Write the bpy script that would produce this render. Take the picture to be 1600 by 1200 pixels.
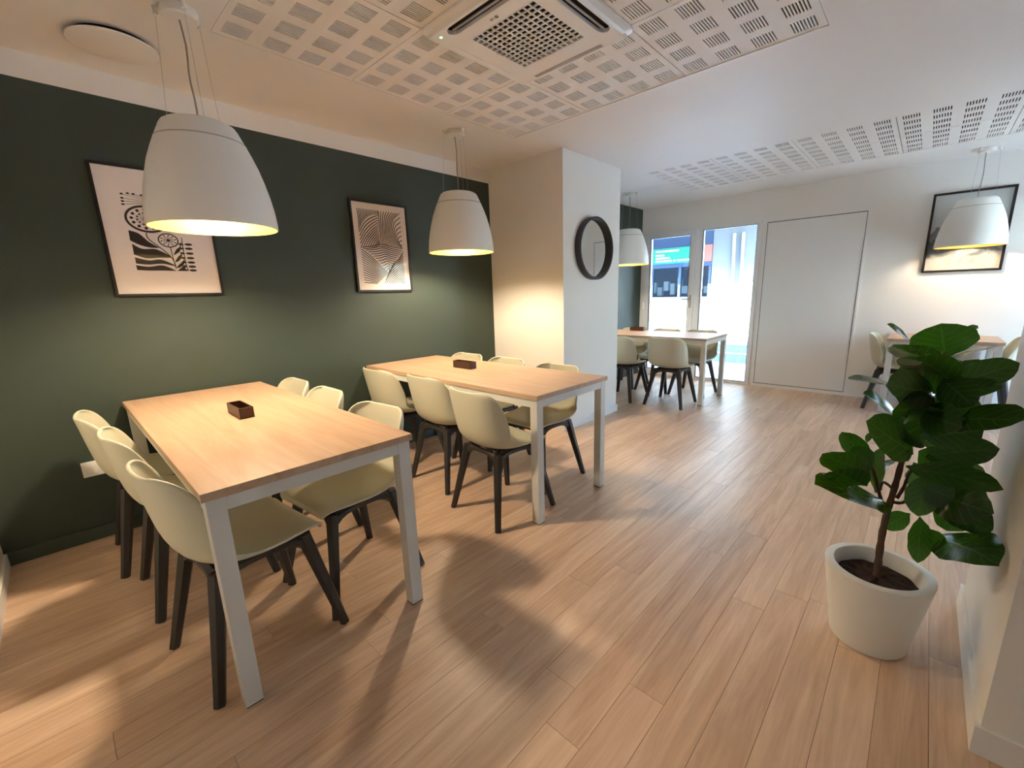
import bpy, bmesh, math, random
from mathutils import Vector, Matrix
random.seed(7)
PI = math.pi
scene = bpy.context.scene
for o in list(bpy.data.objects):
    bpy.data.objects.remove(o)
C = scene.collection

# ------------------------------------------------------------------ camera
FPX, YAW, PITCH, ROLL, CAMH = 673.4, math.radians(42.854), math.radians(-12.659), math.radians(-1.577), 1.2738
PPX, PPY = 816.5, 610.75
FW = Vector((math.cos(YAW)*math.cos(PITCH), math.sin(YAW)*math.cos(PITCH), math.sin(PITCH)))
RT0 = Vector((math.sin(YAW), -math.cos(YAW), 0)); UP0 = RT0.cross(FW)
RT = math.cos(ROLL)*RT0 + math.sin(ROLL)*UP0
UP = -math.sin(ROLL)*RT0 + math.cos(ROLL)*UP0
EYE = Vector((0, 0, CAMH))
cam = bpy.data.cameras.new('camera'); cam_o = bpy.data.objects.new('camera', cam); C.objects.link(cam_o)
M = Matrix.Identity(4)
for i in range(3):
    M[i][0], M[i][1], M[i][2], M[i][3] = RT[i], UP[i], -FW[i], EYE[i]
cam_o.matrix_world = M
cam.sensor_fit = 'HORIZONTAL'; cam.sensor_width = 36; cam.lens = FPX/1600*36
cam.shift_x = -(PPX-800)/1600; cam.shift_y = (PPY-600)/1600
cam.clip_start = 0.02; cam.clip_end = 200
scene.camera = cam_o

def ray(u, v): return FW + RT*((u-PPX)/FPX) - UP*((v-PPY)/FPX)
def at(u, v, ax, val):
    d = ray(u, v); return EYE + d*((val-EYE[ax])/d[ax])

# ------------------------------------------------------------------ world, sun, exposure
w = bpy.data.worlds.new('sky'); scene.world = w; w.use_nodes = True
nt = w.node_tree; nt.nodes.clear()
sky = nt.nodes.new('ShaderNodeTexSky'); sky.sky_type = 'NISHITA'; sky.sun_disc = False
sky.sun_elevation = math.radians(52); sky.sun_rotation = math.radians(-90); sky.ozone_density = 2.0
bg = nt.nodes.new('ShaderNodeBackground'); bg.inputs[1].default_value = 2.9
wo = nt.nodes.new('ShaderNodeOutputWorld')
nt.links.new(sky.outputs[0], bg.inputs[0]); nt.links.new(bg.outputs[0], wo.inputs[0])
sl = bpy.data.lights.new('sun', 'SUN'); sl.energy = 62; sl.angle = 0.009; sl.color = (0.86, 0.96, 1.0)
so = bpy.data.objects.new('sun', sl); C.objects.link(so)
so.rotation_euler = Vector((math.cos(math.radians(52)), -0.04, -math.sin(math.radians(52)))).to_track_quat('-Z', 'Y').to_euler()
LAMP_W = 35.0
LAMP_COL = (1.0, 0.80, 0.57)
vs = scene.view_settings
vs.view_transform = 'Standard'; vs.look = 'None'; vs.gamma = 1; vs.use_curve_mapping = False
vs.exposure = 1.36

# ------------------------------------------------------------------ helpers
def lin(c):
    return tuple(((x/255)/12.92 if x/255 <= 0.04045 else ((x/255+0.055)/1.055)**2.4) for x in c)
def mat(name, rgb, rough=0.5, metal=0.0, spec=0.5, noise=0.0, nscale=40, bump=0.0, bscale=200, coat=0.0, emit=None, estr=0):
    m = bpy.data.materials.new(name); m.use_nodes = True
    n, l = m.node_tree.nodes, m.node_tree.links
    b = n['Principled BSDF']
    b.inputs['Base Color'].default_value = (*lin(rgb), 1)
    b.inputs['Roughness'].default_value = rough; b.inputs['Metallic'].default_value = metal
    b.inputs['Specular IOR Level'].default_value = spec; b.inputs['Coat Weight'].default_value = coat
    b.inputs['Coat Roughness'].default_value = 0.06
    if emit: b.inputs['Emission Color'].default_value = (*emit, 1); b.inputs['Emission Strength'].default_value = estr
    g = n.new('ShaderNodeNewGeometry')
    if noise:
        t = n.new('ShaderNodeTexNoise'); t.inputs['Scale'].default_value = nscale; t.inputs['Detail'].default_value = 4
        l.new(g.outputs['Position'], t.inputs['Vector'])
        r = n.new('ShaderNodeMapRange'); r.inputs[3].default_value = 1-noise; r.inputs[4].default_value = 1+noise
        l.new(t.outputs[0], r.inputs[0])
        x = n.new('ShaderNodeMix'); x.data_type = 'RGBA'; x.blend_type = 'MULTIPLY'; x.inputs[0].default_value = 1
        x.inputs[6].default_value = (*lin(rgb), 1); l.new(r.outputs[0], x.inputs[7]); l.new(x.outputs[2], b.inputs['Base Color'])
    if bump:
        t = n.new('ShaderNodeTexNoise'); t.inputs['Scale'].default_value = bscale; t.inputs['Detail'].default_value = 3
        l.new(g.outputs['Position'], t.inputs['Vector'])
        bp = n.new('ShaderNodeBump'); bp.inputs['Strength'].default_value = bump; bp.inputs['Distance'].default_value = 0.002
        l.new(t.outputs[0], bp.inputs['Height']); l.new(bp.outputs[0], b.inputs['Normal'])
    return m

def wood(name, dark, light, axis, rough=0.4, plank=False, gs=1.0, spec=0.5):
    """wood grain running along an axis; planks vary object by object"""
    m = bpy.data.materials.new(name); m.use_nodes = True
    n, l = m.node_tree.nodes, m.node_tree.links; b = n['Principled BSDF']
    b.inputs['Specular IOR Level'].default_value = spec
    g = n.new('ShaderNodeNewGeometry'); oi = n.new('ShaderNodeObjectInfo')
    sc = n.new('ShaderNodeVectorMath'); sc.operation = 'MULTIPLY'
    sc.inputs[1].default_value = (1.1*gs, 14*gs, 14*gs) if axis == 0 else (14*gs, 1.1*gs, 14*gs)
    l.new(g.outputs['Position'], sc.inputs[0])
    ad = n.new('ShaderNodeVectorMath'); ad.operation = 'ADD'
    cm = n.new('ShaderNodeCombineXYZ')
    mu = n.new('ShaderNodeMath'); mu.operation = 'MULTIPLY'; mu.inputs[1].default_value = 37.0
    l.new(oi.outputs['Random'], mu.inputs[0]); l.new(mu.outputs[0], cm.inputs[2]); l.new(mu.outputs[0], cm.inputs[axis])
    l.new(sc.outputs[0], ad.inputs[0]); l.new(cm.outputs[0], ad.inputs[1])
    t = n.new('ShaderNodeTexNoise'); t.inputs['Scale'].default_value = 1.0; t.inputs['Detail'].default_value = 5
    t.inputs['Roughness'].default_value = 0.62; t.inputs['Distortion'].default_value = 1.6
    l.new(ad.outputs[0], t.inputs['Vector'])
    t2 = n.new('ShaderNodeTexNoise'); t2.inputs['Scale'].default_value = 6.0; t2.inputs['Detail'].default_value = 4
    l.new(ad.outputs[0], t2.inputs['Vector'])
    mx = n.new('ShaderNodeMath'); mx.operation = 'MULTIPLY_ADD'; mx.inputs[1].default_value = 0.35
    l.new(t2.outputs[0], mx.inputs[0]); l.new(t.outputs[0], mx.inputs[2])
    if plank:
        pr = n.new('ShaderNodeMath'); pr.operation = 'MULTIPLY_ADD'; pr.inputs[1].default_value = 0.22; pr.inputs[2].default_value = -0.11
        l.new(oi.outputs['Random'], pr.inputs[0])
        a2 = n.new('ShaderNodeMath'); a2.operation = 'ADD'; l.new(mx.outputs[0], a2.inputs[0]); l.new(pr.outputs[0], a2.inputs[1]); src = a2
    else: src = mx
    cr = n.new('ShaderNodeValToRGB'); e = cr.color_ramp.elements
    e[0].position = 0.36; e[0].color = (*lin(dark), 1); e[1].position = 1.0; e[1].color = (*lin(light), 1)
    l.new(src.outputs[0], cr.inputs[0]); l.new(cr.outputs[0], b.inputs['Base Color'])
    rr = n.new('ShaderNodeMapRange'); rr.inputs[3].default_value = rough-0.06; rr.inputs[4].default_value = rough+0.08
    l.new(t2.outputs[0], rr.inputs[0]); l.new(rr.outputs[0], b.inputs['Roughness'])
    bp = n.new('ShaderNodeBump'); bp.inputs['Strength'].default_value = 0.12; bp.inputs['Distance'].default_value = 0.001
    l.new(t2.outputs[0], bp.inputs['Height']); l.new(bp.outputs[0], b.inputs['Normal'])
    return m

class MB:
    """collects shapes into one mesh"""
    def __init__(s): s.bm = bmesh.new(); s.mi = 0
    def _tag(s, faces):
        for f in faces: f.material_index = s.mi
        return s
    def box(s, x0, x1, y0, y1, z0, z1, bevel=0):
        vs_ = [s.bm.verts.new(p) for p in ((x0,y0,z0),(x1,y0,z0),(x1,y1,z0),(x0,y1,z0),(x0,y0,z1),(x1,y0,z1),(x1,y1,z1),(x0,y1,z1))]
        fs = [s.bm.faces.new([vs_[i] for i in q]) for q in ((3,2,1,0),(4,5,6,7),(0,1,5,4),(1,2,6,5),(2,3,7,6),(3,0,4,7))]
        if bevel:
            es = list({e for f in fs for e in f.edges})
            r = bmesh.ops.bevel(s.bm, geom=es, offset=bevel, segments=2, profile=0.5, affect='EDGES')
            fs = [f for f in s.bm.faces if f.is_valid and any(v in r['verts'] for v in f.verts)] if False else []
        return s._tag(fs)
    def bar(s, pts, radii, seg=8, caps=True, square=False):
        """tube through points with radii; square gives a four-sided bar"""
        pts = [Vector(p) for p in pts]; rings = []
        if not hasattr(radii, '__len__'): radii = [radii]*len(pts)
        n = 4 if square else seg
        prev = None
        for i, p in enumerate(pts):
            d = (pts[min(i+1, len(pts)-1)]-pts[max(i-1, 0)]).normalized()
            if prev is None:
                a = Vector((0,0,1)) if abs(d.z) < 0.9 else Vector((1,0,0))
                x = d.cross(a).normalized()
            else:
                x = (prev - d*prev.dot(d)).normalized()
            prev = x; y = d.cross(x)
            rings.append([s.bm.verts.new(p + (x*math.cos(2*PI*(k+.5)/n)+y*math.sin(2*PI*(k+.5)/n))*radii[i]) for k in range(n)])
        fs = []
        for a, b in zip(rings, rings[1:]):
            for k in range(n): fs.append(s.bm.faces.new((a[k], a[(k+1) % n], b[(k+1) % n], b[k])))
        if caps:
            fs.append(s.bm.faces.new(rings[0][::-1])); fs.append(s.bm.faces.new(rings[-1]))
        return s._tag(fs)
    def lathe(s, prof, seg=48, cx=0, cy=0, close=False, axis='z'):
        rings = []
        def P(r, z, a):
            if axis == 'z': return (cx+r*math.cos(a), cy+r*math.sin(a), z)
            return (cx+r*math.cos(a), z, cy+r*math.sin(a))
        for r, z in prof:
            if r < 1e-6: rings.append([s.bm.verts.new(P(0, z, 0))])
            else: rings.append([s.bm.verts.new(P(r, z, 2*PI*k/seg)) for k in range(seg)])
        pairs = list(zip(rings, rings[1:]))
        if close: pairs.append((rings[-1], rings[0]))
        fs = []
        for a, b in pairs:
            for k in range(seg):
                k2 = (k+1) % seg
                if len(a) == 1 and len(b) == 1: continue
                if len(a) == 1: fs.append(s.bm.faces.new((a[0], b[k2], b[k])))
                elif len(b) == 1: fs.append(s.bm.faces.new((a[k], a[k2], b[0])))
                else: fs.append(s.bm.faces.new((a[k], a[k2], b[k2], b[k])))
        return s._tag(fs)
    def prism(s, poly, to3, h):
        """extrude a 2D polygon; to3(p, d) gives the 3D point at depth d"""
        a = [s.bm.verts.new(to3(p, 0)) for p in poly]; b = [s.bm.verts.new(to3(p, h)) for p in poly]
        fs = [s.bm.faces.new(a[::-1]), s.bm.faces.new(b)]
        for k in range(len(poly)):
            k2 = (k+1) % len(poly); fs.append(s.bm.faces.new((a[k], a[k2], b[k2], b[k])))
        return s._tag(fs)
    def build(s, name, mats, parent=None, smooth=False, loc=None):
        bmesh.ops.recalc_face_normals(s.bm, faces=s.bm.faces)
        me = bpy.data.meshes.new(name); s.bm.to_mesh(me); s.bm.free()
        for m in (mats if isinstance(mats, (list, tuple)) else [mats]): me.materials.append(m)
        if smooth:
            for p in me.polygons: p.use_smooth = True
            try: me.set_sharp_from_angle(angle=math.radians(35))
            except Exception: pass
        return link(name, me, parent, loc)
def link(name, me, parent=None, loc=None):
    o = bpy.data.objects.new(name, me); C.objects.link(o)
    if parent: o.parent = parent
    if loc: o.location = loc
    return o
def empty(name, loc=(0,0,0), rz=0):
    o = bpy.data.objects.new(name, None); C.objects.link(o); o.empty_display_size = 0.1
    o.location = loc; o.rotation_euler = (0,0,rz); return o
def tag(o, label=None, cat=None, group=None, kind=None):
    if label: o['label'] = label
    if cat: o['category'] = cat
    if group: o['group'] = group
    if kind: o['kind'] = kind
    return o
def struct(name, mb, mats, parent=None, label=None):
    o = mb.build(name, mats, parent)
    if parent is None: o['kind'] = 'structure'
    if label: o['label'] = label
    return o
def copy_tree(o, parent=None):
    c = o.copy(); C.objects.link(c)
    if parent: c.parent = parent
    for ch in list(o.children): copy_tree(ch, c)
    return c

# ------------------------------------------------------------------ materials
m_white = mat('white_paint', (238,236,231), 0.6, noise=0.012, nscale=3, bump=0.15, bscale=260)
m_ceil = mat('ceiling_plaster', (236,234,231), 0.55, noise=0.012, nscale=2.5, bump=0.12, bscale=300)
m_green = mat('green_paint', (53,66,58), 0.55, noise=0.05, nscale=5, bump=0.2, bscale=240)
m_trim = mat('white_trim', (236,236,234), 0.4)
m_greentrim = mat('green_trim', (64,78,70), 0.5)
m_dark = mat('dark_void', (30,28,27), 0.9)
m_panel = mat('perforated_plasterboard', (236,234,230), 0.6)
m_pvc = mat('white_pvc', (236,238,240), 0.3)
m_gap = mat('dark_seal', (40,40,42), 0.7)
m_plank = wood('vinyl_oak_plank', (180,145,117), (228,199,172), 0, rough=0.37, plank=True)
m_sub = mat('floor_underlay', (92,72,56), 0.8)
m_top = wood('light_oak_top', (172,138,110), (202,173,146), 1, rough=0.38)
m_edge = wood('light_oak_edge', (176,146,118), (204,176,148), 1, rough=0.45)
m_frame = mat('white_lacquered_steel', (214,214,208), 0.4)
m_rubber = mat('black_rubber', (28,28,28), 0.7)
m_shell = mat('sage_plastic', (206,204,182), 0.42, noise=0.01, nscale=60)
m_leg = mat('anthracite_leg', (48,45,43), 0.5, bump=0.1)
m_shade_o = mat('white_lamp_paint', (236,235,230), 0.42)
m_shade_i = mat('gold_lamp_lining', (116,97,26), 0.5)
m_cord = mat('grey_cord', (150,145,140), 0.6)
m_seam = mat('shade_seam_grey', (186,183,177), 0.5)
m_wire = mat('steel_wire', (190,188,184), 0.35, metal=0.7)
m_bulb = mat('lit_bulb', (255,230,170), 0.4, emit=(1.0,0.74,0.42), estr=6)
m_black = mat('black_frame', (24,23,23), 0.4)
m_navy = mat('dark_mirror_frame', (40,41,47), 0.45)
m_mirror = mat('mirror_silver', (235,238,238), 0.02, metal=1.0)
m_paper = mat('white_paper', (236,228,224), 0.5, coat=0.25)
m_ink = mat('black_ink', (44,36,32), 0.5, coat=0.25)
m_tray = mat('dark_walnut_tray', (74,46,34), 0.4, noise=0.15, nscale=60)
m_pot = mat('white_pot', (226,226,222), 0.45, bump=0.2, bscale=150)
m_soil = mat('potting_soil', (52,36,28), 0.95, noise=0.35, nscale=90, bump=1.0, bscale=120)
m_bark = mat('brown_bark', (84,62,46), 0.85, noise=0.25, nscale=70, bump=0.8, bscale=160)
m_ac = mat('ac_white_plastic', (240,240,238), 0.35)
m_grey = mat('grey_print', (120,118,116), 0.5)
m_vane = mat('grey_vane', (170,170,170), 0.4)
m_led = mat('green_led', (120,240,160), 0.3, emit=(0.2,1.0,0.45), estr=2)

def glass_mat():
    m = bpy.data.materials.new('clear_glass'); m.use_nodes = True; n, l = m.node_tree.nodes, m.node_tree.links
    n.clear(); o = n.new('ShaderNodeOutputMaterial'); t = n.new('ShaderNodeBsdfTransparent'); g = n.new('ShaderNodeBsdfGlossy')
    t.inputs[0].default_value = (0.93, 0.97, 0.97, 1); g.inputs['Roughness'].default_value = 0.01
    f = n.new('ShaderNodeFresnel'); f.inputs[0].default_value = 1.45; x = n.new('ShaderNodeMixShader')
    l.new(f.outputs[0], x.inputs[0]); l.new(t.outputs[0], x.inputs[1]); l.new(g.outputs[0], x.inputs[2]); l.new(x.outputs[0], o.inputs[0])
    return m
m_glass = glass_mat()
m_shopglass = glass_mat(); m_shopglass.name = 'shop_glass'

def leaf_mat():
    m = bpy.data.materials.new('fig_leaf'); m.use_nodes = True; n, l = m.node_tree.nodes, m.node_tree.links
    b = n['Principled BSDF']; out = n['Material Output']
    b.inputs['Roughness'].default_value = 0.27; b.inputs['Specular IOR Level'].default_value = 0.5
    uv = n.new('ShaderNodeUVMap'); sp = n.new('ShaderNodeSeparateXYZ'); l.new(uv.outputs[0], sp.inputs[0])
    # midrib and side veins
    a = n.new('ShaderNodeMath'); a.operation = 'SUBTRACT'; a.inputs[1].default_value = 0.5; l.new(sp.outputs[0], a.inputs[0])
    ab = n.new('ShaderNodeMath'); ab.operation = 'ABSOLUTE'; l.new(a.outputs[0], ab.inputs[0])
    v1 = n.new('ShaderNodeMath'); v1.operation = 'MULTIPLY_ADD'; v1.inputs[1].default_value = -0.55; l.new(ab.outputs[0], v1.inputs[0]); l.new(sp.outputs[1], v1.inputs[2])
    v2 = n.new('ShaderNodeMath'); v2.operation = 'MULTIPLY'; v2.inputs[1].default_value = 42; l.new(v1.outputs[0], v2.inputs[0])
    v3 = n.new('ShaderNodeMath'); v3.operation = 'SINE'; l.new(v2.outputs[0], v3.inputs[0])
    v4 = n.new('ShaderNodeMath'); v4.operation = 'GREATER_THAN'; v4.inputs[1].default_value = 0.93; l.new(v3.outputs[0], v4.inputs[0])
    r1 = n.new('ShaderNodeMath'); r1.operation = 'LESS_THAN'; r1.inputs[1].default_value = 0.022; l.new(ab.outputs[0], r1.inputs[0])
    mx = n.new('ShaderNodeMath'); mx.operation = 'MAXIMUM'; l.new(v4.outputs[0], mx.inputs[0]); l.new(r1.outputs[0], mx.inputs[1])
    ms = n.new('ShaderNodeMath'); ms.operation = 'MULTIPLY'; ms.inputs[1].default_value = 0.22; l.new(mx.outputs[0], ms.inputs[0])
    oi = n.new('ShaderNodeObjectInfo'); cr = n.new('ShaderNodeValToRGB'); e = cr.color_ramp.elements
    e[0].color = (*lin((13,31,17)), 1); e[1].color = (*lin((34,68,27)), 1); l.new(oi.outputs['Random'], cr.inputs[0])
    c = n.new('ShaderNodeMix'); c.data_type = 'RGBA'; l.new(ms.outputs[0], c.inputs[0]); l.new(cr.outputs[0], c.inputs[6]); c.inputs[7].default_value = (*lin((110,150,80)), 1)
    l.new(c.outputs[2], b.inputs['Base Color'])
    tr = n.new('ShaderNodeBsdfTranslucent'); tr.inputs[0].default_value = (*lin((110,190,40)), 1)
    mix = n.new('ShaderNodeMixShader'); mix.inputs[0].default_value = 0.16
    l.new(b.outputs[0], mix.inputs[1]); l.new(tr.outputs[0], mix.inputs[2]); l.new(mix.outputs[0], out.inputs[0])
    return m
m_leaf = leaf_mat()

# ------------------------------------------------------------------ dimensions
ZC = 2.436                      # ceiling
YG = 3.25                       # green wall
XL = -0.36                      # wall left of camera
XD = 6.22                       # wall with the glazed door
YB = -2.3                       # wall behind the camera
CX0, CX1, CY = 3.10, 4.03, 2.355  # column
PX0, PX1, PY = 1.53, 2.29, -0.26  # pillar at right
TH = 0.25

# ------------------------------------------------------------------ floor with planks
floor = struct('floor', MB().box(XL-TH, XD, YB-TH, YG+TH, -0.12, -0.009), m_sub, label='light oak vinyl plank floor')
pm = MB().box(-0.5, 0.5, -0.5, 0.5, -0.009, 0.0)
plank0 = pm.build('floor_plank', m_plank, floor)
first = True
PW = 0.122; rows = int((YG-YB)/PW)+1
for r in range(rows):
    y0 = YG-(r+1)*PW; x = XL-random.uniform(0, 1.15)
    while x < XD:
        x1 = x+1.22
        a, b = max(x, XL), min(x1, XD); x = x1
        if b-a < 0.02: continue
        o = plank0 if first else plank0.copy()
        if not first: C.objects.link(o)
        first = False
        o.location = ((a+b)/2, y0+PW/2, 0); o.scale = (b-a-0.0012, PW-0.0012, 1)

# ------------------------------------------------------------------ walls
g = MB()
g.box(XL-TH, CX0, YG, YG+TH, 0, 2.319); g.mi = 1; g.box(XL-TH, CX0, YG, YG+TH, 2.319, ZC+.12)
struct('wall_left', g, [m_green, m_white], label='dark green wall with white strip below the ceiling')
struct('wall_left_far', MB().box(CX1, XD+TH, YG, YG+TH, 0, ZC+.12), m_green, label='dark green wall beyond the column')
struct('wall_near', MB().box(XL-TH, XL, YB, YG, 0, ZC+.12), m_white, label='white wall at the left edge')
BW = [(5.00, 5.80)]; BZ0, BZ1 = 0.25, 2.10          # unseen window in the wall behind, added to let in more daylight
g = MB(); xs_ = [XL-TH]+[q for w2 in BW for q in w2]+[XD+TH]
for k in range(0, len(xs_), 2): g.box(xs_[k], xs_[k+1], YB-TH, YB, 0, ZC+.12)
for a_, b_ in BW: g.box(a_, b_, YB-TH, YB, 0, BZ0); g.box(a_, b_, YB-TH, YB, BZ1, ZC+.12)
struct('wall_behind', g, m_white, label='white wall with an added window behind the viewpoint')
struct('wall_column', MB().box(CX0, CX1, CY, YG+TH, 0, ZC), m_white, label='white square column carrying the round mirror')
struct('wall_pillar', MB().box(PX0, PX1, PY-0.45, PY, 0, ZC), m_white, label='white pillar behind the potted plant')
# door wall around one glazed opening
DY0, DY1, DZ = 1.625, 3.215, 2.095
WY0, WY1 = -2.22, -1.02
g = MB()
g.box(XD, XD+TH, DY1, YG, 0, ZC+.12); g.box(XD, XD+TH, DY0, DY1, DZ, ZC+.12)
g.box(XD, XD+TH, WY1, DY0, 0, ZC+.12); g.box(XD, XD+TH, YB, WY0, 0, ZC+.12); g.box(XD, XD+TH, WY0, WY1, DZ, ZC+.12)
struct('wall_back', g, m_white, label='white end wall with glazed door and window')

def skirting(name, segs, m, h=0.072, t=0.012):
    g = MB()
    for (x0, x1, y0, y1) in segs: g.box(x0, x1, y0, y1, 0, h)
    return struct(name, g, m)
t = 0.012
skirting('baseboard_left', [(XL+t, CX0-t, YG-t, YG)], m_greentrim)
skirting('baseboard_left_far', [(CX1, XD-t, YG-t, YG)], m_greentrim)
skirting('baseboard_near', [(XL, XL+t, YB, YG-t)], m_trim)
skirting('baseboard_column', [(CX0-t, CX0, CY-t, YG), (CX0, CX1+t, CY-t, CY), (CX1, CX1+t, CY, YG-t)], m_trim)
skirting('baseboard_pillar', [(PX0-t, PX1+t, PY, PY+t), (PX0-t, PX0, PY-.45, PY), (PX1, PX1+t, PY-.45, PY)], m_trim, h=0.085)
skirting('baseboard_back', [(XD-t, XD, WY1, 0.565)], m_trim)

# ------------------------------------------------------------------ ceiling
AX, AY = [0.71, 1.358, 2.006, 2.654], [0.49, 1.151, 1.812, 2.472]
BX, BY1, BYP = [4.36, 4.96, 5.56], 2.28, 2.93
g = MB(); z0, z1 = ZC, ZC+0.06
x0, x1, y0, y1 = XL-TH, XD+TH, YB-TH, YG+TH
g.box(x0, AX[0], y0, y1, z0, z1); g.box(AX[3], BX[0], y0, y1, z0, z1); g.box(BX[2], x1, y0, y1, z0, z1)
g.box(AX[0], AX[3], y0, AY[0], z0, z1); g.box(AX[0], AX[3], AY[3], y1, z0, z1)
g.box(BX[0], BX[2], BYP, y1, z0, z1)
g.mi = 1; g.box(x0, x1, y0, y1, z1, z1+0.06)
ceiling = struct('ceiling', g, [m_ceil, m_dark], label='white plaster ceiling with perforated panels set in')

def perforated(px, py, nb=4, ns=8):
    """square panel with blocks of cut slots running along x"""
    bm = bmesh.new(); th = 0.005; gap = 0.0022
    bw, bh = px/nb, py/nb
    xs = [-px/2+gap]
    for i in range(nb):
        c = -px/2+bw*(i+.5); xs += [c-bw*.315, c+bw*.315]
    xs.append(px/2-gap)
    ys = [-py/2+gap]; hole = []
    for j in range(nb):
        c = -py/2+bh*(j+.5); pit = bh*.62/ns
        for k in range(ns):
            yc = c+(k-(ns-1)/2)*pit
            hole.append(len(ys)); ys += [yc-pit*.235, yc+pit*.235]
    ys.append(py/2-gap)
    hole = set(hole)
    grid = [[[bm.verts.new((x, y, z)) for y in ys] for x in xs] for z in (0, th)]
    solid = lambda i, j: 0 <= i < len(xs)-1 and 0 <= j < len(ys)-1 and not (i % 2 == 1 and j in hole)
    for i in range(len(xs)-1):
        for j in range(len(ys)-1):
            if not solid(i, j): continue
            a = [grid[0][i][j], grid[0][i+1][j], grid[0][i+1][j+1], grid[0][i][j+1]]
            b = [grid[1][i][j], grid[1][i+1][j], grid[1][i+1][j+1], grid[1][i][j+1]]
            bm.faces.new(a[::-1])
            for (p, q, ii, jj) in ((0,1,i,j-1), (1,2,i+1,j), (2,3,i,j+1), (3,0,i-1,j)):
                if not solid(ii, jj): bm.faces.new((a[p], a[q], b[q], b[p]))
    bmesh.ops.delete(bm, geom=[v for v in bm.verts if not v.link_faces], context='VERTS')
    me = bpy.data.meshes.new('ceiling_panel'); bm.to_mesh(me); bm.free(); me.materials.append(m_panel)
    return me
pa = perforated(0.648, 0.6607)
for i in range(3):
    for j in range(3):
        if i == 1 and j == 1: continue
        link('ceiling_panel', pa, ceiling, ((AX[i]+AX[i+1])/2, (AY[j]+AY[j+1])/2, ZC+0.001))
pb = perforated(0.60, 0.65, nb=4, ns=7)
y = BY1
while y > YB:
    for i in range(2):
        if y-0.65 > YB-0.6: link('ceiling_panel', pb, ceiling, ((BX[i]+BX[i+1])/2, y-0.325, ZC+0.001))
    y -= 0.65
for i in range(2):
    MB().box(BX[i]+.0015, BX[i+1]-.0015, BY1+.0015, BYP, 0, 0.012).build('plain_ceiling_panel', m_panel, ceiling, loc=(0,0,ZC+0.002))
MB().box(AX[3]-0.004, AX[3]+0.012, AY[0], AY[3], -0.004, 0.02).build('panel_trim', m_trim, ceiling, loc=(0,0,ZC))

# ------------------------------------------------------------------ glazed door and window
def frame_boxes(mb, y0, y1, z0, z1, wl, wr, wt, wb, x0, x1):
    mb.box(x0, x1, y0, y0+wr, z0, z1); mb.box(x0, x1, y1-wl, y1, z0, z1)
    mb.box(x0, x1, y0+wr, y1-wl, z1-wt, z1); mb.box(x0, x1, y0+wr, y1-wl, z0, z0+wb)
    return mb
FX0, FX1 = XD-0.012, XD+0.07
door = struct('door_1', frame_boxes(MB(), 2.395, DY1, 0, DZ, 0.03, 0.03, 0.03, 0.012, FX0, FX1), m_pvc, label='white framed glazed door to the street')
leaf_d = frame_boxes(MB(), 2.427, DY1-0.032, 0.014, DZ-0.032, 0.085, 0.08, 0.055, 0.09, FX0-0.012, FX1-0.015).build('door_leaf', m_pvc, door)
MB().box(XD+0.02, XD+0.036, 2.505, DY1-0.115, 0.10, DZ-0.085).build('pane', m_glass, leaf_d)
frame_boxes(MB(), 2.505, DY1-0.115, 0.102, DZ-0.085, 0.006, 0.006, 0.006, 0.006, FX0-0.0125, FX0+0.012).build('glazing_seal', m_gap, leaf_d)
hd = MB(); hd.box(FX0-0.02, FX0-0.012, 2.452, 2.482, 1.02, 1.20); hd.bar([(FX0-0.02, 2.467, 1.14), (FX0-0.06, 2.467, 1.14), (FX0-0.062, 2.58, 1.14)], 0.009)
hd.build('handle', m_wire, leaf_d)
for z in (0.25, 1.05, 1.85): MB().bar([(FX0-0.018, DY1-0.03, z-.05), (FX0-0.018, DY1-0.03, z+.05)], 0.009).build('hinge', m_pvc, door)
win = struct('window_1', frame_boxes(MB(), DY0, 2.395, 0, DZ, 0.05, 0.045, 0.045, 0.035, FX0, FX1), m_pvc, label='tall fixed window beside the glazed door')
MB().box(XD+0.02, XD+0.036, 1.67, 2.345, 0.035, DZ-0.045).build('pane', m_glass, win)
frame_boxes(MB(), 1.67, 2.345, 0.035, DZ-0.045, 0.005, 0.005, 0.005, 0.005, FX0-0.001, FX0+0.03).build('glazing_seal', m_gap, win)
win2 = struct('window_2', frame_boxes(MB(), WY0, WY1, 0, DZ, 0.05, 0.05, 0.045, 0.035, FX0, FX1), m_pvc, label='tall fixed window added out of view at the right end of the end wall')  # out of view, inferred from cool highlights at the right; added for daylight
MB().box(XD+0.02, XD+0.036, WY0+.045, WY1-.045, 0.035, DZ-0.045).build('pane', m_glass, win2)
for k, (a_, b_) in enumerate(BW):
    g = MB(); y0_, y1_ = YB-.09, YB-.02
    g.box(a_, a_+.05, y0_, y1_, BZ0, BZ1); g.box(b_-.05, b_, y0_, y1_, BZ0, BZ1); g.box(a_+.05, b_-.05, y0_, y1_, BZ0, BZ0+.05); g.box(a_+.05, b_-.05, y0_, y1_, BZ1-.05, BZ1)
    g.box((a_+b_)/2-.03, (a_+b_)/2+.03, y0_, y1_, BZ0+.05, BZ1-.05)
    wn = struct('window_%d' % (3+k), g, m_pvc, label='white framed window added for daylight in the wall behind the viewpoint')
    for c_, d_ in ((a_+.05, (a_+b_)/2-.03), ((a_+b_)/2+.03, b_-.05)): MB().box(c_, d_, YB-.06, YB-.045, BZ0+.05, BZ1-.05).build('pane', m_glass, wn)
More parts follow.
